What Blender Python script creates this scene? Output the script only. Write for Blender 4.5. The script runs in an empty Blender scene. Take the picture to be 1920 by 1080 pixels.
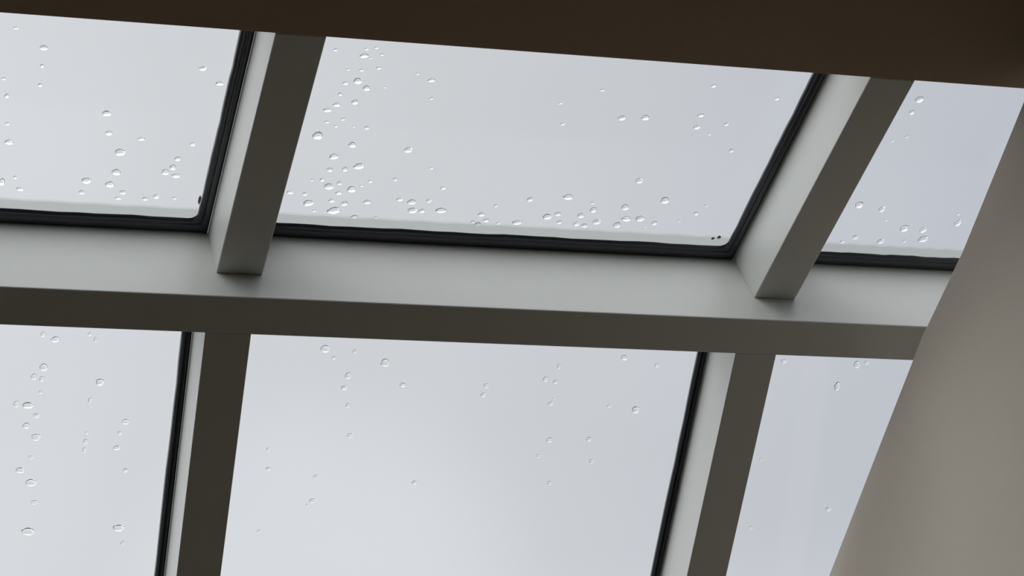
import bpy, bmesh, math, random
from mathutils import Vector, Matrix
sc = bpy.context.scene
C = sc.collection
H = 3.62                                   # height of the purlin's lower edge above the floor

# ------------------------------------------------------------------ camera
f_px = 4496.359
right = Vector((0.960265176, -0.260997371, -0.098849197))
down = Vector((0.044131696, 0.491729963, -0.869628679))
fwd = Vector((0.275577910, 0.830711752, 0.483709417))
cam_d = bpy.data.cameras.new('camera')
cam_d.sensor_width = 36
cam_d.lens = f_px * 36 / 1920
cam_d.clip_start = 0.05
cam = bpy.data.objects.new('camera', cam_d)
C.objects.link(cam)
M = Matrix((right, -down, -fwd)).transposed().to_4x4()
M.translation = Vector((-0.652098, -3.537550, -2.017519 + H))
cam.matrix_world = M
sc.camera = cam

# ------------------------------------------------------------------ sky (overcast, brighter overhead)
w = bpy.data.worlds.new('sky'); sc.world = w; w.use_nodes = True
nt = w.node_tree; N = nt.nodes; L = nt.links; N.clear()
def nd(nt_, t, **k):
    n = nt_.nodes.new(t)
    for a, b in k.items(): setattr(n, a, b)
    return n
out = nd(nt, 'ShaderNodeOutputWorld'); bg = nd(nt, 'ShaderNodeBackground')
tc = nd(nt, 'ShaderNodeTexCoord'); sp = nd(nt, 'ShaderNodeSeparateXYZ')
L.new(tc.outputs['Generated'], sp.inputs[0])
rp = nd(nt, 'ShaderNodeValToRGB')
cr = rp.color_ramp
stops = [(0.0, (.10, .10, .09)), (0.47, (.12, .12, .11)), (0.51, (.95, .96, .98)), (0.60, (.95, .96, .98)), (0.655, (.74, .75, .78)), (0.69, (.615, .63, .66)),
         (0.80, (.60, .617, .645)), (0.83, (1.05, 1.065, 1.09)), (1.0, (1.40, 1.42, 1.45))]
cr.elements[0].position = 0; cr.elements[1].position = 1
cr.elements[0].color = stops[0][1] + (1,); cr.elements[1].color = stops[-1][1] + (1,)
for p_, c_ in stops[1:-1]:
    e = cr.elements.new(p_); e.color = c_ + (1,)
mr = nd(nt, 'ShaderNodeMapRange'); mr.inputs[1].default_value = -1; mr.inputs[2].default_value = 1
L.new(sp.outputs['Z'], mr.inputs[0]); L.new(mr.outputs[0], rp.inputs[0])
no = nd(nt, 'ShaderNodeTexNoise'); no.inputs['Scale'].default_value = 5.5; no.inputs['Detail'].default_value = 2.5
no.inputs['Roughness'].default_value = .45
L.new(tc.outputs['Generated'], no.inputs['Vector'])
m1 = nd(nt, 'ShaderNodeMapRange'); m1.inputs[1].default_value = .3; m1.inputs[2].default_value = .7
m1.inputs[3].default_value = .95; m1.inputs[4].default_value = 1.05
L.new(no.outputs[0], m1.inputs[0])
# the sky gets brighter towards the west (-x)
m2 = nd(nt, 'ShaderNodeMapRange'); m2.inputs[1].default_value = .04; m2.inputs[2].default_value = .48
m2.inputs[3].default_value = 1.17; m2.inputs[4].default_value = .90
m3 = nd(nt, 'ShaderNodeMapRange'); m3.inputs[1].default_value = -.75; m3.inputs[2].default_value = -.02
m3.inputs[3].default_value = 2.3; m3.inputs[4].default_value = 1.0  # unseen western sky boosted to light the rafter sides and wall
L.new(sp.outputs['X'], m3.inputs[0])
L.new(sp.outputs['X'], m2.inputs[0])
mm = nd(nt, 'ShaderNodeMath', operation='MULTIPLY')
L.new(m1.outputs[0], mm.inputs[0]); L.new(m2.outputs[0], mm.inputs[1])
m4 = nd(nt, 'ShaderNodeMath', operation='MULTIPLY')
# one brighter bank of cloud low in the north
dt = nd(nt, 'ShaderNodeVectorMath', operation='DOT_PRODUCT'); dt.inputs[1].default_value = Vector((.205, .905, .375)).normalized()
L.new(tc.outputs['Generated'], dt.inputs[0])
m5 = nd(nt, 'ShaderNodeMapRange'); m5.interpolation_type = 'SMOOTHERSTEP'; m5.inputs[1].default_value = .9945; m5.inputs[2].default_value = 1.0
m5.inputs[3].default_value = 1.0; m5.inputs[4].default_value = 1.10; L.new(dt.outputs['Value'], m5.inputs[0])
m6 = nd(nt, 'ShaderNodeMath', operation='MULTIPLY'); L.new(mm.outputs[0], m6.inputs[0]); L.new(m5.outputs[0], m6.inputs[1])
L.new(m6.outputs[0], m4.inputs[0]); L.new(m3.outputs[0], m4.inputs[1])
tint = nd(nt, 'ShaderNodeMix'); tint.data_type = 'RGBA'; tint.blend_type = 'MIX'
tf = nd(nt, 'ShaderNodeMapRange'); tf.inputs[1].default_value = .25; tf.inputs[2].default_value = .5; L.new(sp.outputs['X'], tf.inputs[0])
L.new(tf.outputs[0], tint.inputs[0]); tint.inputs[6].default_value = (1.0, 1.0, 1.0, 1); tint.inputs[7].default_value = (.975, .99, 1.06, 1)
tm = nd(nt, 'ShaderNodeVectorMath', operation='MULTIPLY')
L.new(rp.outputs[0], tm.inputs[0]); L.new(tint.outputs[2], tm.inputs[1])
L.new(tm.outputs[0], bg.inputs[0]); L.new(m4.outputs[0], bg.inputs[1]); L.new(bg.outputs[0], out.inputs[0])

sc.view_settings.view_transform = 'Standard'; sc.view_settings.look = 'None'
sc.view_settings.gamma = 1; sc.view_settings.use_curve_mapping = False
sc.view_settings.exposure = 0.0

# ------------------------------------------------------------------ materials
def pbr(name, col, rough=.5, metal=0, spec=.5, var=0, scale=40, bump=0, bscale=300):
    m = bpy.data.materials.new(name); m.use_nodes = True
    t = m.node_tree; b = t.nodes['Principled BSDF']
    b.inputs['Base Color'].default_value = (*col, 1); b.inputs['Roughness'].default_value = rough
    b.inputs['Metallic'].default_value = metal; b.inputs['Specular IOR Level'].default_value = spec
    if var or bump: co = nd(t, 'ShaderNodeTexCoord')
    if var:
        n = nd(t, 'ShaderNodeTexNoise'); n.inputs['Scale'].default_value = scale; n.inputs['Detail'].default_value = 4
        r = nd(t, 'ShaderNodeMapRange'); r.inputs[1].default_value = .3; r.inputs[2].default_value = .7
        r.inputs[3].default_value = 1 - var; r.inputs[4].default_value = 1 + var
        x = nd(t, 'ShaderNodeVectorMath', operation='SCALE'); x.inputs[0].default_value = col
        t.links.new(co.outputs['Object'], n.inputs['Vector']); t.links.new(n.outputs[0], r.inputs[0])
        t.links.new(r.outputs[0], x.inputs['Scale']); t.links.new(x.outputs[0], b.inputs['Base Color'])
    if bump:
        n = nd(t, 'ShaderNodeTexNoise'); n.inputs['Scale'].default_value = bscale; n.inputs['Detail'].default_value = 3
        bu_ = nd(t, 'ShaderNodeBump'); bu_.inputs['Strength'].default_value = bump; bu_.inputs['Distance'].default_value = .001
        t.links.new(co.outputs['Object'], n.inputs['Vector']); t.links.new(n.outputs[0], bu_.inputs['Height'])
        t.links.new(bu_.outputs[0], b.inputs['Normal'])
    return m
PAINT = pbr('pale_painted_metal', (.535, .548, .522), .42, var=.015, scale=9, bump=.12, bscale=500)
RUBBER = pbr('black_rubber', (.016, .019, .028), .30, spec=.7)
CEIL = pbr('dark_brown_soffit', (.285, .212, .138), .75, var=.03, scale=6, bump=.15, bscale=200)
PLASTER = pbr('beige_plaster', (.535, .485, .412), .8, var=.02, scale=5, bump=.25, bscale=260)
WALL = pbr('room_wall', (.50, .45, .38), .8, var=.02, scale=4)
FLOOR = pbr('wooden_floor', (.23, .17, .12), .45, var=.1, scale=7)
DIRT = pbr('dark_dirt', (.13, .125, .12), .9, var=.3, scale=300)

def glass_mat():
    m = bpy.data.materials.new('window_glass'); m.use_nodes = True
    t = m.node_tree; t.nodes.clear()
    o = nd(t, 'ShaderNodeOutputMaterial'); tr = nd(t, 'ShaderNodeBsdfTransparent'); g = nd(t, 'ShaderNodeBsdfGlossy')
    g.inputs['Roughness'].default_value = 0.0
    tr.inputs[0].default_value = (.985, .99, .988, 1)
    fr = nd(t, 'ShaderNodeFresnel'); fr.inputs[0].default_value = 1.45
    # the same reflectance from both sides of each surface
    ge = nd(t, 'ShaderNodeNewGeometry'); mx = nd(t, 'ShaderNodeMix')
    mx.data_type = 'FLOAT'; mx.inputs[2].default_value = 1.45; mx.inputs[3].default_value = 1 / 1.45
    t.links.new(ge.outputs['Backfacing'], mx.inputs[0])
    fr2 = nd(t, 'ShaderNodeMath', operation='MULTIPLY'); fr2.inputs[1].default_value = 0.55
    lw = nd(t, 'ShaderNodeMath', operation='MINIMUM'); lw.inputs[1].default_value = .5
    t.links.new(fr.outputs[0], fr2.inputs[0]); t.links.new(fr2.outputs[0], lw.inputs[0])
    ior = nd(t, 'ShaderNodeMath', operation='MULTIPLY')
    mix = nd(t, 'ShaderNodeMixShader')
    # Fresnel node inverts IOR on back faces: feed it 1/IOR there
    t.links.new(mx.outputs[0], fr.inputs[0])
    t.links.new(lw.outputs[0], mix.inputs[0]); t.links.new(tr.outputs[0], mix.inputs[1]); t.links.new(g.outputs[0], mix.inputs[2])
    t.links.new(mix.outputs[0], o.inputs[0]); t.nodes.remove(ior)
    return m
GLASS = glass_mat()
def water_mat():
    m = bpy.data.materials.new('rain_water'); m.use_nodes = True
    t = m.node_tree; t.nodes.clear()
    o = nd(t, 'ShaderNodeOutputMaterial'); g = nd(t, 'ShaderNodeBsdfGlass'); g.inputs['IOR'].default_value = 1.333
    g.inputs['Roughness'].default_value = 0.0
    t.links.new(g.outputs[0], o.inputs[0]); return m
WATER = water_mat()
def sealant_mat(fac):
    m = bpy.data.materials.new('pale_sealant'); m.use_nodes = True
    t = m.node_tree; t.nodes.clear()
    o = nd(t, 'ShaderNodeOutputMaterial'); a = nd(t, 'ShaderNodeBsdfTransparent'); b = nd(t, 'ShaderNodeBsdfTranslucent')
    b.inputs[0].default_value = (.34, .355, .335, 1); x = nd(t, 'ShaderNodeMixShader'); x.inputs[0].default_value = fac
    t.links.new(a.outputs[0], x.inputs[1]); t.links.new(b.outputs[0], x.inputs[2]); t.links.new(x.outputs[0], o.inputs[0])
    return m
SEAL = sealant_mat(.32)

# ------------------------------------------------------------------ frame of the roof (metres, origin on the purlin's lower front edge)
bl = math.radians(35.0); bu = 0.14199; gam = 0.50119
UL = Vector((0, math.cos(bl), -math.sin(bl))); NL = Vector((0, math.sin(bl), math.cos(bl)))
UU = Vector((0, math.cos(bu), -math.sin(bu))); NU = Vector((0, math.sin(bu), math.cos(bu)))
PD = Vector((0, math.sin(gam), math.cos(gam)))
XA = Vector((1, 0, 0)); O = Vector((0, 0, H))
WP = .07125; A_ = .07581; B_ = .21707; GU = .03492; GX = .02408; HL = .13402; GL = .01856
RW = .0808; RL = .080
Y_CEIL = -0.560                            # front edge of the ceiling
T_END = 1.30                               # length of the lower slope
GT = .008                                  # glass thickness

def link(name, bm, mat, parent=None, smooth=False):
    me = bpy.data.meshes.new(name); bmesh.ops.recalc_face_normals(bm, faces=bm.faces[:]); bm.to_mesh(me); bm.free()
    me.materials.append(mat)
    if smooth:
        for p in me.polygons: p.use_smooth = True
    o = bpy.data.objects.new(name, me); C.objects.link(o)
    if parent: o.parent = parent
    return o
def tag(o, label=None, cat=None, group=None, kind=None):
    if label: o['label'] = label
    if cat: o['category'] = cat
    if group: o['group'] = group
    if kind: o['kind'] = kind
    return o
def prism_bm(pts, x0, x1, bev=0, seg=2):
    """extrude an outline of (y, z) points along x"""
    bm = bmesh.new()
    a = [bm.verts.new((x0, p[0], p[1])) for p in pts]; b = [bm.verts.new((x1, p[0], p[1])) for p in pts]
    bm.faces.new(a); bm.faces.new(b[::-1]); n = len(pts)
    for i in range(n): bm.faces.new((a[i], b[i], b[(i + 1) % n], a[(i + 1) % n]))
    bmesh.ops.recalc_face_normals(bm, faces=bm.faces[:])
    if bev: bmesh.ops.bevel(bm, geom=bm.edges[:], offset=bev, segments=seg, profile=.5, affect='EDGES')
    return bm
def yz(v): return (v.y, v.z)

# ------------------------------------------------------------------ the room
XL, XR, YB, YF = -2.2, 1.56, -5.2, 1.16
def struct(name, bm, mat): return tag(link(name, bm, mat), kind='structure')
struct('floor', prism_bm([(YB - .15, 0), (YF + .15, 0), (YF + .15, -.12), (YB - .15, -.12)], XL - .15, XR), FLOOR)
zc = H + .1510
struct('ceiling', prism_bm([(YB - .15, zc), (Y_CEIL, zc), (Y_CEIL, zc + .16), (YB - .15, zc + .16)], XL - .15, XR, .0025), CEIL)
zf = lambda y: H + .1636 - .7002 * y       # lower glass plane, underside
fr_top = zf(YF) - .16
struct('wall_front', prism_bm([(T_END * UL.y - .01, 0), (YF + .15, 0), (YF + .15, fr_top - .02), (T_END * UL.y - .01, H + T_END * UL.z - .004)], XL, 1.249), WALL)
struct('wall_back', prism_bm([(YB - .15, 0), (YB, 0), (YB, zc - .001), (YB - .15, zc - .001)], XL, 1.249), WALL)
def roof_outline(gap):
    return [(YB - .15, 0), (YB - .15, zc - gap), (Y_CEIL - .2, zc - gap), (Y_CEIL, zc - gap), (0, H - .01), (T_END * UL.y, H + T_END * UL.z - .01), (T_END * UL.y, 0)]
struct('wall_left', prism_bm(roof_outline(.001), XL - .15, XL), WALL)
wr = [(YB - .15, 0.0), (YB - .15, zc - .0015), (-.735, zc - .0015), (-.598, H + .098), (-.30, H - .018), (-.10, H - .077),
      (.161, H - .185), (.455, H - .308), (.90, H - .485), (YF + .15, fr_top - .03), (YF + .15, 0.0)]
struct('wall_right', prism_bm(wr, 1.25, 1.31, .004, 3), PLASTER)
# behind the raked wall: an unseen shaft, added to cut light bounced onto the purlin
struct('wall_shaft_outer', prism_bm(roof_outline(.002), XR, XR + .12), WALL)
struct('wall_shaft_front_1', prism_bm([(T_END * UL.y - .01, 0), (YF + .15, 0), (YF + .15, fr_top - .02), (T_END * UL.y - .01, H + T_END * UL.z - .004)], 1.311, XR - .001), WALL)

# ------------------------------------------------------------------ purlin and rafters
pur_pts = [O, O + WP * UL, O + WP * UL + HL * NL, O + B_ * PD + .035 * UU - .012 * NU, O + B_ * PD]
pur = link('purlin', prism_bm([yz(p) for p in pur_pts], XL, 1.55, .0022), PAINT)
tag(pur, 'long pale painted metal purlin crossing the whole skylight between upper and lower panes', 'roof beam')

def upper_rafter(x, label):
    far = lambda off: (lambda s: O + off * PD - s * UU)
    def at_y(base, y):  # point on the line base - s*UU with the given y
        s = (base.y - y) / UU.y; return base - s * UU
    a = O + A_ * PD; b = O + B_ * PD
    pts = [a + .0005 * UU, at_y(a, Y_CEIL + .0005), at_y(b, Y_CEIL + .0005), b + .0005 * UU]
    r = link('rafter', prism_bm([yz(p) for p in pts], x, x + RW, .0022), PAINT)
    tag(r, label, 'rafter', 'rafters of the upper row')
    c = link('glazing_cap', prism_bm([yz(p) for p in (at_y(b, Y_CEIL + .001) + .0005 * NU, b + .0005 * NU, b + .020 * NU, at_y(b, Y_CEIL + .001) + .020 * NU)], x + .004, x + RW - .004, .003), PAINT, r)
    return r
def lower_rafter(x, label):
    a = O + WP * UL; e = O + T_END * UL
    r = link('rafter', prism_bm([yz(p) for p in (a - .0005 * UL, e, e + HL * NL, a + HL * NL - .0005 * UL)], x, x + RL, .0012), PAINT)
    tag(r, label, 'rafter', 'rafters of the lower row')
    c = link('glazing_cap', prism_bm([yz(p) for p in (a + (HL + .0005) * NL + .03 * UL, e + (HL + .0005) * NL, e + (HL + .020) * NL, a + (HL + .020) * NL + .03 * UL)], x + .004, x + RL - .004, .003), PAINT, r)
    return r
UX = [-1.0, 0.0, 1.00023]
LX = [-1.0, -.02019, .95432]
upper_rafter(UX[1], 'pale rafter with a narrow lit side between the left and middle upper panes')
upper_rafter(UX[2], 'pale rafter with a wide lit side between the middle and right upper panes')
lower_rafter(LX[1], 'rafter running down from the purlin between the left and middle lower panes')
lower_rafter(LX[2], 'rafter running down from the purlin between the middle and right lower panes')
upper_rafter(UX[0], 'rafter at the far left end of the upper row, outside the photo')
lower_rafter(LX[0], 'rafter at the far left end of the lower row, outside the photo')

# ------------------------------------------------------------------ glazing
def rr_loop(x0, x1, t0, t1, r, nseg=5, nside=26, jit=0, rnd=None):
    """rounded rectangle loop of (x, t) points, t grows down the slope"""
    pts = []
    cs = [((x1 - r, t1 - r), 0), ((x0 + r, t1 - r), 90), ((x0 + r, t0 + r), 180), ((x1 - r, t0 + r), 270)]
    for k, ((cx, cy), a0) in enumerate(cs):
        for i in range(nseg + 1):
            a = math.radians(a0 + 90 * i / nseg); pts.append([cx + r * math.cos(a), cy + r * math.sin(a)])
        (nx, ny), na = cs[(k + 1) % 4]
        e = pts[-1]; a = math.radians(na); s = (nx + r * math.cos(a), ny + r * math.sin(a))
        ph = (rnd or random).uniform(0, 6)
        for i in range(1, nside):
            f = i / nside; j = jit * (math.sin(f * 23 + ph) * .5 + math.sin(f * 57 + ph * 2) * .3 + (rnd or random).uniform(-.3, .3))
            px, py = e[0] + (s[0] - e[0]) * f, e[1] + (s[1] - e[1]) * f
            if k % 2 == 0: py += j
            else: px += j * .5
            pts.append([px, py])
    return pts
def pane(n, x0, x1, base, U, Nn, t0, t1, gb, gx, gt, upper, label, seed):
    rnd = random.Random(seed)
    win = bpy.data.objects.new('window_%d' % n, None); C.objects.link(win); win.location = base + x0 * XA
    win.empty_display_size = .05
    tag(win, label, kind='structure')
    loc = Matrix.Translation(-(base + x0 * XA))
    P = lambda x, t, d: base + x * XA + t * U + d * Nn
    # glass
    bm = bmesh.new(); e = .0006
    vs = [bm.verts.new(P(x, t, d)) for d in (0, GT) for (x, t) in ((x0 + e, t0 + e), (x1 - e, t0 + e), (x1 - e, t1 - e), (x0 + e, t1 - e))]
    for q in ((0, 1, 2, 3), (4, 5, 6, 7), (0, 1, 5, 4), (1, 2, 6, 5), (2, 3, 7, 6), (3, 0, 4, 7)): bm.faces.new([vs[i] for i in q])
    bm.transform(loc); link('glass_pane', bm, GLASS, win)
    # rubber gasket: a moulded profile swept round the pane
    prof = [(0, -.0005), (0, -.0035), (.10, -.0062), (.30, -.0072), (.48, -.0058), (.56, -.0030), (.62, -.0030), (.68, -.0062), (.84, -.0068), (.96, -.0045), (1.0, -.0005)]
    bm = bmesh.new(); loops = []
    for s, d in prof:
        r = rnd.getstate()
        rnd.seed(seed * 7)
        pts = rr_loop(x0 + e + s * gx, x1 - e - s * gx, t0 + e + s * gt, t1 - e - s * gb, .0008 + .015 * s ** 2, jit=.0016 * (s > .6), rnd=rnd)
        rnd.setstate(r)
        loops.append([bm.verts.new(P(x, t, d)) for x, t in pts])
    n_ = len(loops[0])
    for a, b in zip(loops, loops[1:]):
        for i in range(n_): bm.faces.new((a[i], a[(i + 1) % n_], b[(i + 1) % n_], b[i]))
    for i in range(n_): bm.faces.new((loops[-1][i], loops[-1][(i + 1) % n_], loops[0][(i + 1) % n_], loops[0][i]))
    bm.transform(loc)
    g = link('gasket', bm, RUBBER, win, smooth=True)
    md = g.modifiers.new('es', 'EDGE_SPLIT'); md.split_angle = math.radians(50)
    if upper:   # pale sealant bead along the lower edge of the glass
        bm = bmesh.new()
        for w_, th in ((.0190, .0010), (.0155, .0013), (.0120, .0016)):
            a0, a1 = t1 - gb - w_, min(t1 - gb + .022, t1)
            row = []
            K = 40
            for i in range(K + 1):
                x = x0 + gx * .6 + (x1 - x0 - gx * 1.2) * i / K
                jt = .0009 * math.sin(i * 1.7 + seed) + rnd.uniform(-.0004, .0004)
                row.append([bm.verts.new(P(x, a0 + jt, GT + th)), bm.verts.new(P(x, a0 + .003 + jt, GT + th)), bm.verts.new(P(x, a1, GT + th)), ])
            for a, b in zip(row, row[1:]):
                bm.faces.new((a[0], b[0], b[1], a[1])); bm.faces.new((a[1], b[1], b[2], a[2]))
        bm.transform(loc); link('sealant_strip', bm, SEAL, win)
    return win
bU = O + B_ * PD
tU0 = -((bU.y - Y_CEIL) / UU.y) + .002
bLo = O + HL * NL
pane(1, UX[0] + RW, UX[1], bU, UU, NU, tU0, 0, GU, GX, .02, True, 'upper left skylight pane speckled with rain', 1)
pane(2, UX[1] + RW, UX[2], bU, UU, NU, tU0, 0, GU, GX, .02, True, 'upper middle skylight pane with the most raindrops', 2)
pane(3, UX[2] + RW, 1.55, bU, UU, NU, tU0, 0, GU, GX, .02, True, 'upper right skylight pane partly behind the beige wall', 3)
pane(4, LX[0] + RL, LX[1], bLo, UL, NL, WP + .0005, T_END, GL, GL, GL, False, 'lower left skylight pane', 4)
pane(5, LX[1] + RL, LX[2], bLo, UL, NL, WP + .0005, T_END, GL, GL, GL, False, 'lower middle skylight pane', 5)
pane(6, LX[2] + RL, 1.55, bLo, UL, NL, WP + .0005, T_END, GL, GL, GL, False, 'lower right skylight pane beside the beige wall', 6)
pane(7, XL, UX[0], bU, UU, NU, tU0, 0, GU, GX, .02, True, 'skylight pane beyond the left of the photo, upper row', 7)
pane(8, XL, LX[0], bLo, UL, NL, WP + .0005, T_END, GL, GL, GL, False, 'skylight pane beyond the left of the photo, lower row', 8)

# ------------------------------------------------------------------ raindrops lying on the outside of the glass
def drop_mesh(seed):
    """unit drop: flat round-ish foot of radius 1, domed top, slightly irregular and heavier down the slope (+y)"""
    rnd = random.Random(seed); bm = bmesh.new(); n, rings = 36, 9
    ph = [rnd.uniform(0, 6.28) for _ in range(3)]
    def rad(a): return 1 + .055 * math.sin(2 * a + ph[0]) + .045 * math.sin(3 * a + ph[1]) + .02 * math.sin(5 * a + ph[2])
    loops = []
    for k in range(rings):
        th = (math.pi / 2) * k / rings            # 0 at the rim
        ca = math.radians(62)                      # contact angle of the unit cap before flattening
        al = ca * (1 - k / rings); rr = math.sin(al) / math.sin(ca); z = (math.cos(al) - math.cos(ca)) / (1 - math.cos(ca))
        row = []
        for i in range(n):
            a = 2 * math.pi * i / n; r = rr * (1 + (rad(a) - 1) * rr)
            row.append(bm.verts.new((r * math.cos(a), r * math.sin(a) + .08 * z, z * .46)))
        loops.append(row)
    for a, b in zip(loops, loops[1:]):
        for i in range(n): bm.faces.new((a[i], a[(i + 1) % n], b[(i + 1) % n], b[i]))
    top = bm.verts.new((0, .08, .46))
    for i in range(n): bm.faces.new((loops[-1][i], loops[-1][(i + 1) % n], top))
    foot = bm.faces.new(loops[0])
    bmesh.ops.recalc_face_normals(bm, faces=bm.faces[:])
    for f_ in bm.faces: f_.smooth = f_ is not foot
    for e_ in foot.edges: e_.smooth = False
    me = bpy.data.meshes.new('raindrop'); bm.to_mesh(me); bm.free(); me.materials.append(WATER); return me
DM = [drop_mesh(s) for s in range(7)]
WIN = {'UL': ('upper left pane', UX[0] + RW, UX[1]), 'UM': ('upper middle pane', UX[1] + RW, UX[2]), 'UR': ('upper right pane', UX[2] + RW, 1.32),
       'LL': ('lower left pane', -.42, LX[1]), 'LM': ('lower middle pane', LX[1] + RL, LX[2]), 'LR': ('lower right pane', LX[2] + RL, 1.30)}
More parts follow.
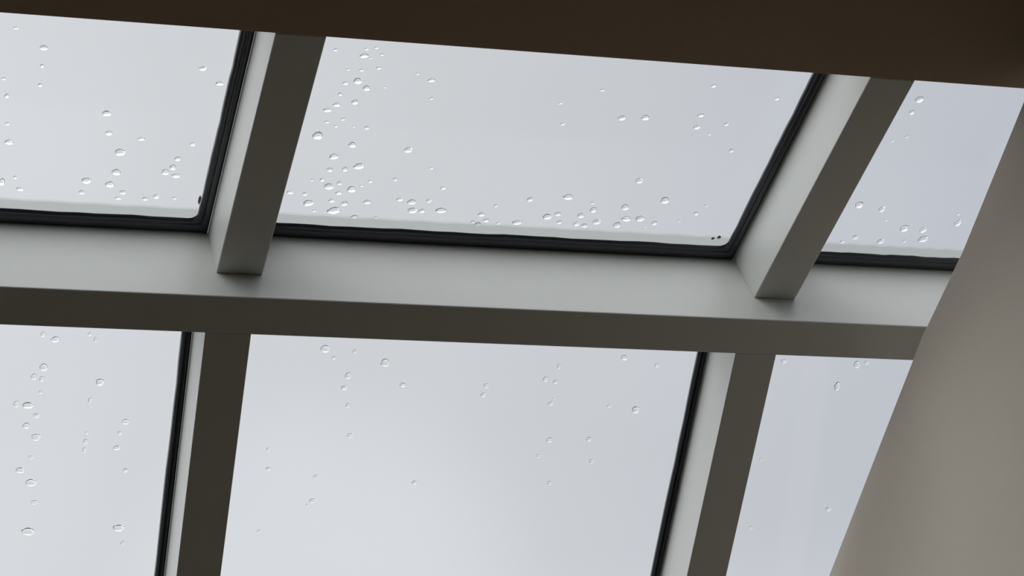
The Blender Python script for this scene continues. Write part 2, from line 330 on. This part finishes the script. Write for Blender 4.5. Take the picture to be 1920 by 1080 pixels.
DROPS = [
('UL',-0.2115,-0.2870,0.0071,0.0074), ('UL',-0.2022,-0.2378,0.0063,0.0058), ('UL',-0.1777,-0.1904,0.0082,0.0100), ('UL',-0.1463,-0.2280,0.0059,0.0047), ('UL',-0.1779,-0.1384,0.0078,0.0084),
('UL',-0.2258,-0.1114,0.0078,0.0085), ('UL',-0.1849,-0.1050,0.0083,0.0079), ('UL',-0.3641,-0.1995,0.0067,0.0069), ('UL',-0.3679,-0.0961,0.0055,0.0108), ('UL',-0.3466,-0.1093,0.0032,0.0042),
('UL',-0.3350,-0.0790,0.0064,0.0048), ('UL',-0.2305,-0.0794,0.0055,0.0055), ('UL',-0.1605,-0.0854,0.0060,0.0055), ('UL',-0.1659,-0.0690,0.0056,0.0043), ('UL',-0.1198,-0.0714,0.0047,0.0056),
('UL',-0.1013,-0.0789,0.0051,0.0062), ('UL',-0.0945,-0.1458,0.0064,0.0079), ('UL',-0.0835,-0.1596,0.0051,0.0078), ('UL',-0.0784,-0.1827,0.0055,0.0060), ('UL',-0.0749,-0.1376,0.0074,0.0055),
('UL',-0.0584,-0.2223,0.0050,0.0047), ('UL',-0.0693,-0.0772,0.0037,0.0037), ('UL',-0.3292,-0.4344,0.0060,0.0064), ('UL',-0.3277,-0.3917,0.0035,0.0043), ('UL',-0.0690,-0.4117,0.0061,0.0055),
('UL',-0.0357,-0.3786,0.0066,0.0050), ('UL',-0.3767,-0.4753,0.0042,0.0032), ('UL',-0.3858,-0.3550,0.0035,0.0033), ('UL',-0.3773,-0.3144,0.0039,0.0055), ('UL',-0.3268,-0.3455,0.0035,0.0044),
('UL',-0.3707,-0.2462,0.0035,0.0046), ('UM',0.1411,-0.4785,0.0040,0.0030), ('UM',0.1923,-0.4857,0.0035,0.0026), ('UM',0.2080,-0.4907,0.0035,0.0028), ('UM',0.1914,-0.4696,0.0071,0.0056),
('UM',0.2032,-0.4656,0.0027,0.0022), ('UM',0.2203,-0.4752,0.0035,0.0027), ('UM',0.1715,-0.4336,0.0031,0.0023), ('UM',0.1941,-0.4346,0.0040,0.0030), ('UM',0.2216,-0.4427,0.0040,0.0039),
('UM',0.2902,-0.4352,0.0031,0.0024), ('UM',0.1930,-0.4081,0.0072,0.0080), ('UM',0.1735,-0.4002,0.0054,0.0040), ('UM',0.2114,-0.3919,0.0063,0.0069), ('UM',0.2421,-0.3971,0.0022,0.0023),
('UM',0.3172,-0.4220,0.0063,0.0047), ('UM',0.3273,-0.3772,0.0036,0.0027), ('UM',0.1698,-0.3725,0.0036,0.0040), ('UM',0.1984,-0.3551,0.0054,0.0064), ('UM',0.1690,-0.3455,0.0063,0.0052),
('UM',0.1557,-0.3306,0.0068,0.0052), ('UM',0.1609,-0.3010,0.0041,0.0031), ('UM',0.1865,-0.3103,0.0041,0.0031), ('UM',0.1780,-0.2916,0.0032,0.0030), ('UM',0.2085,-0.2931,0.0023,0.0024),
('UM',0.2316,-0.2925,0.0041,0.0048), ('UM',0.1511,-0.2648,0.0092,0.0101), ('UM',0.2157,-0.2462,0.0069,0.0072), ('UM',0.3157,-0.2420,0.0079,0.0073), ('UM',0.1895,-0.2127,0.0074,0.0079),
('UM',0.1887,-0.1773,0.0051,0.0062), ('UM',0.2152,-0.1811,0.0051,0.0062), ('UM',0.2386,-0.1913,0.0103,0.0077), ('UM',0.3677,-0.1971,0.0038,0.0031), ('UM',0.1625,-0.1469,0.0033,0.0031),
('UM',0.1806,-0.1492,0.0042,0.0050), ('UM',0.1959,-0.1326,0.0085,0.0088), ('UM',0.2130,-0.1429,0.0047,0.0050), ('UM',0.2172,-0.1160,0.0057,0.0051), ('UM',0.2375,-0.1280,0.0076,0.0088),
('UM',0.2537,-0.1388,0.0033,0.0025), ('UM',0.2664,-0.1522,0.0042,0.0038), ('UM',0.3098,-0.1620,0.0042,0.0050), ('UM',0.1572,-0.1084,0.0047,0.0050), ('UM',0.1678,-0.0841,0.0085,0.0089),
('UM',0.2084,-0.0942,0.0057,0.0051), ('UM',0.2324,-0.0881,0.0067,0.0064), ('UM',0.2725,-0.0959,0.0062,0.0064), ('UM',0.2173,-0.0676,0.0124,0.0093), ('UM',0.1822,-0.0633,0.0038,0.0032),
('UM',0.3300,-0.1078,0.0057,0.0051), ('UM',0.3529,-0.1027,0.0076,0.0077), ('UM',0.3831,-0.1086,0.0043,0.0052), ('UM',0.3594,-0.0795,0.0082,0.0085), ('UM',0.3767,-0.0796,0.0062,0.0059),
('UM',0.4115,-0.0838,0.0101,0.0076), ('UM',0.4012,-0.1457,0.0048,0.0045), ('UM',0.2574,-0.0525,0.0067,0.0050), ('UM',0.2973,-0.0543,0.0038,0.0029), ('UM',0.1304,-0.1105,0.0061,0.0046),
('UM',0.5092,-0.1054,0.0039,0.0039), ('UM',0.4884,-0.0787,0.0063,0.0066), ('UM',0.5011,-0.0628,0.0058,0.0053), ('UM',0.4777,-0.0561,0.0039,0.0047), ('UM',0.4884,-0.0505,0.0058,0.0060),
('UM',0.5260,-0.0562,0.0044,0.0033), ('UM',0.5604,-0.0612,0.0088,0.0067), ('UM',0.5673,-0.1281,0.0053,0.0066), ('UM',0.6122,-0.0825,0.0078,0.0087), ('UM',0.6301,-0.0918,0.0058,0.0060),
('UM',0.6388,-0.0686,0.0054,0.0054), ('UM',0.6363,-0.1408,0.0087,0.0086), ('UM',0.6743,-0.0910,0.0064,0.0074), ('UM',0.6727,-0.0661,0.0059,0.0061), ('UM',0.6890,-0.0630,0.0064,0.0061),
('UM',0.6933,-0.1091,0.0063,0.0081), ('UM',0.6864,-0.1280,0.0044,0.0033), ('UM',0.7093,-0.0753,0.0083,0.0075), ('UM',0.7510,-0.1212,0.0073,0.0088), ('UM',0.7503,-0.0699,0.0074,0.0082),
('UM',0.7631,-0.0887,0.0084,0.0082), ('UM',0.7891,-0.0918,0.0079,0.0089), ('UM',0.8202,-0.0812,0.0054,0.0062), ('UM',0.7558,-0.1978,0.0072,0.0079), ('UM',0.8203,-0.1474,0.0083,0.0101),
('UM',0.8915,-0.1148,0.0049,0.0055), ('UM',0.8655,-0.0906,0.0030,0.0028), ('UM',0.9037,-0.1386,0.0034,0.0034), ('UM',0.8064,-0.0682,0.0025,0.0021), ('UM',0.6745,-0.3603,0.0070,0.0062),
('UM',0.7164,-0.3653,0.0075,0.0068), ('UM',0.8151,-0.3809,0.0061,0.0046), ('UM',0.8176,-0.3494,0.0061,0.0057), ('UM',0.8687,-0.3624,0.0042,0.0044), ('UM',0.8464,-0.3331,0.0033,0.0025),
('UM',0.9011,-0.2940,0.0048,0.0052), ('UM',0.9388,-0.4374,0.0047,0.0044), ('UM',0.8137,-0.4573,0.0051,0.0038), ('UM',0.6189,-0.4275,0.0041,0.0031), ('UM',0.5545,-0.3872,0.0037,0.0028),
('UM',0.5730,-0.3347,0.0042,0.0037), ('UR',1.2029,-0.4610,0.0081,0.0084), ('UR',1.2017,-0.4263,0.0052,0.0065), ('UR',1.2181,-0.3615,0.0034,0.0033), ('UR',1.1998,-0.1663,0.0080,0.0099),
('UR',1.2490,-0.1578,0.0065,0.0086), ('UR',1.2707,-0.1263,0.0035,0.0029), ('UR',1.3163,-0.1059,0.0086,0.0103), ('UR',1.3564,-0.1037,0.0071,0.0081), ('UR',1.3668,-0.0775,0.0092,0.0105),
('UR',1.4179,-0.1303,0.0071,0.0096), ('UR',1.4077,-0.1561,0.0035,0.0037), ('UR',1.2276,-0.0718,0.0066,0.0066), ('UR',1.2835,-0.0637,0.0071,0.0074), ('UR',1.3315,-0.0681,0.0041,0.0045),
('UR',1.2076,-0.0567,0.0051,0.0044), ('UR',1.1948,-0.3486,0.0029,0.0040), ('LL',-0.2797,0.1564,0.0042,0.0050), ('LL',-0.2578,0.1656,0.0075,0.0056), ('LL',-0.1985,0.1525,0.0033,0.0040),
('LL',-0.1877,0.1632,0.0028,0.0045), ('LL',-0.2734,0.2214,0.0071,0.0071), ('LL',-0.2891,0.2408,0.0052,0.0056), ('LL',-0.2751,0.2445,0.0042,0.0051), ('LL',-0.2753,0.2711,0.0038,0.0031),
('LL',-0.3155,0.2965,0.0052,0.0061), ('LL',-0.2951,0.2984,0.0090,0.0067), ('LL',-0.2784,0.3181,0.0052,0.0046), ('LL',-0.2951,0.3393,0.0062,0.0057), ('LL',-0.2761,0.3622,0.0076,0.0073),
('LL',-0.1726,0.2470,0.0066,0.0077), ('LL',-0.1203,0.3256,0.0067,0.0052), ('LL',-0.1283,0.3488,0.0038,0.0042), ('LL',-0.1308,0.3797,0.0063,0.0047), ('LL',-0.1876,0.3686,0.0043,0.0047),
('LL',-0.1870,0.3502,0.0029,0.0026), ('LL',-0.1872,0.2845,0.0029,0.0051), ('LL',-0.1884,0.3858,0.0034,0.0047), ('LL',-0.2988,0.4309,0.0077,0.0058), ('LL',-0.2780,0.4558,0.0091,0.0079),
('LL',-0.2687,0.4966,0.0058,0.0043), ('LL',-0.2755,0.5582,0.0112,0.0084), ('LL',-0.1124,0.5475,0.0098,0.0074), ('LL',-0.1017,0.5798,0.0039,0.0044), ('LL',-0.1114,0.4259,0.0044,0.0043),
('LL',-0.2819,0.4036,0.0043,0.0037), ('LM',0.2253,0.1641,0.0082,0.0079), ('LM',0.2435,0.1817,0.0039,0.0032), ('LM',0.3401,0.1878,0.0078,0.0080), ('LM',0.2748,0.2169,0.0058,0.0064),
('LM',0.2708,0.2421,0.0054,0.0048), ('LM',0.2821,0.2785,0.0039,0.0043), ('LM',0.2943,0.3412,0.0054,0.0044), ('LM',0.3795,0.2322,0.0059,0.0044), ('LM',0.1456,0.3746,0.0034,0.0032),
('LM',0.1509,0.4158,0.0049,0.0037), ('LM',0.2802,0.1668,0.0029,0.0042), ('LM',0.2416,0.4299,0.0050,0.0037), ('LM',0.2414,0.4818,0.0060,0.0045), ('LM',0.2336,0.4906,0.0035,0.0026),
('LM',0.1486,0.5495,0.0040,0.0030), ('LM',0.4314,0.4382,0.0050,0.0045), ('LM',0.5358,0.2472,0.0050,0.0044), ('LM',0.5386,0.2280,0.0050,0.0044), ('LM',0.6505,0.2097,0.0050,0.0050),
('LM',0.6710,0.2150,0.0050,0.0039), ('LM',0.6722,0.1827,0.0030,0.0055), ('LM',0.6698,0.2606,0.0055,0.0041), ('LM',0.6743,0.2502,0.0025,0.0022), ('LM',0.7854,0.2620,0.0045,0.0034),
('LM',0.8399,0.2681,0.0071,0.0081), ('LM',0.6805,0.3387,0.0066,0.0049), ('LM',0.7585,0.3345,0.0056,0.0046), ('LM',0.6638,0.3739,0.0040,0.0040), ('LM',0.7726,0.3820,0.0046,0.0052),
('LM',0.7962,0.1590,0.0070,0.0053), ('LM',0.8634,0.1721,0.0040,0.0045), ('LM',0.6962,0.4323,0.0041,0.0047), ('LR',1.2700,0.1543,0.0067,0.0078), ('LR',1.2886,0.1494,0.0046,0.0042),
('LR',1.2402,0.2029,0.0062,0.0090), ('LR',1.2839,0.4770,0.0064,0.0048), ('LR',1.1286,0.5232,0.0047,0.0038), ('LR',1.1169,0.3691,0.0031,0.0037), ('LR',1.1181,0.1528,0.0061,0.0046)
]
rd = random.Random(5)
protos = []
for me in DM:
    protos.append(bpy.data.objects.new('raindrop', me))
used = set()
for k, x, t, rx, rt in DROPS:
    i = rd.randrange(len(DM))
    if i in used: o = protos[i].copy()
    else: o = protos[i]; used.add(i)
    C.objects.link(o)
    up = k[0] == 'U'
    base, U_, N_ = (bU, UU, NU) if up else (bLo, UL, NL)
    pos = base + x * XA + t * U_ + (GT + .0004) * N_
    h = .5 * (rx + rt) * rd.uniform(.66, .92) * (1.0 if up else 1.2)
    tl = math.radians(rd.uniform(4, 24) if k == 'UM' else rd.uniform(-6, 14)) * (1 if up else .5)
    e1 = XA * math.cos(tl) - U_ * math.sin(tl); e2 = XA * math.sin(tl) + U_ * math.cos(tl)
    R_ = Matrix((e1 * rx, e2 * rt, N_ * h)).transposed().to_4x4()
    R_.translation = pos
    o.matrix_world = R_
    nm, xa, xb = WIN[k]; fx = (x - xa) / (xb - xa)
    size = 'large' if rx > .0066 else 'medium' if rx > .0045 else 'tiny'
    if up and t > -.135: zone = 'along the bottom edge of the %s'
    elif fx < .34: zone = 'on the left side of the %s'
    elif fx < .67: zone = 'in the middle of the %s'
    else: zone = 'on the right side of the %s'
    if not up: zone += (', high up' if t < .25 else ', low down')
    z = zone % nm
    tag(o, '%s clear raindrop %s' % (size, z), 'raindrop', '%s raindrops %s' % (size, z))

# ------------------------------------------------------------------ bits of dirt caught in the gasket corners
def dirt(name, x, t, s, seed, label):
    rnd = random.Random(seed); bm = bmesh.new()
    bmesh.ops.create_icosphere(bm, subdivisions=2, radius=1)
    for v in bm.verts: v.co *= rnd.uniform(.6, 1.25)
    bm.transform(Matrix((XA * s[0], UU * s[1], NU * s[2])).transposed().to_4x4())
    o = link(name, bm, DIRT); o.location = bU + x * XA + t * UU + (GT + s[2] * .9) * NU
    tag(o, label, 'dirt')
dirt('dirt_clump', .9475, -.0450, (.0034, .0040, .001), 1, 'dark dirt speck in the bottom right corner of the upper middle pane, outer one')
dirt('dirt_clump', .9585, -.0490, (.0036, .0048, .001), 2, 'dark dirt speck in the bottom right corner of the upper middle pane, nearest the gasket')
dirt('dirt_clump', -.0246, -.0770, (.0024, .0120, .001), 3, 'dark ragged dirt streak by the gasket corner of the upper left pane')
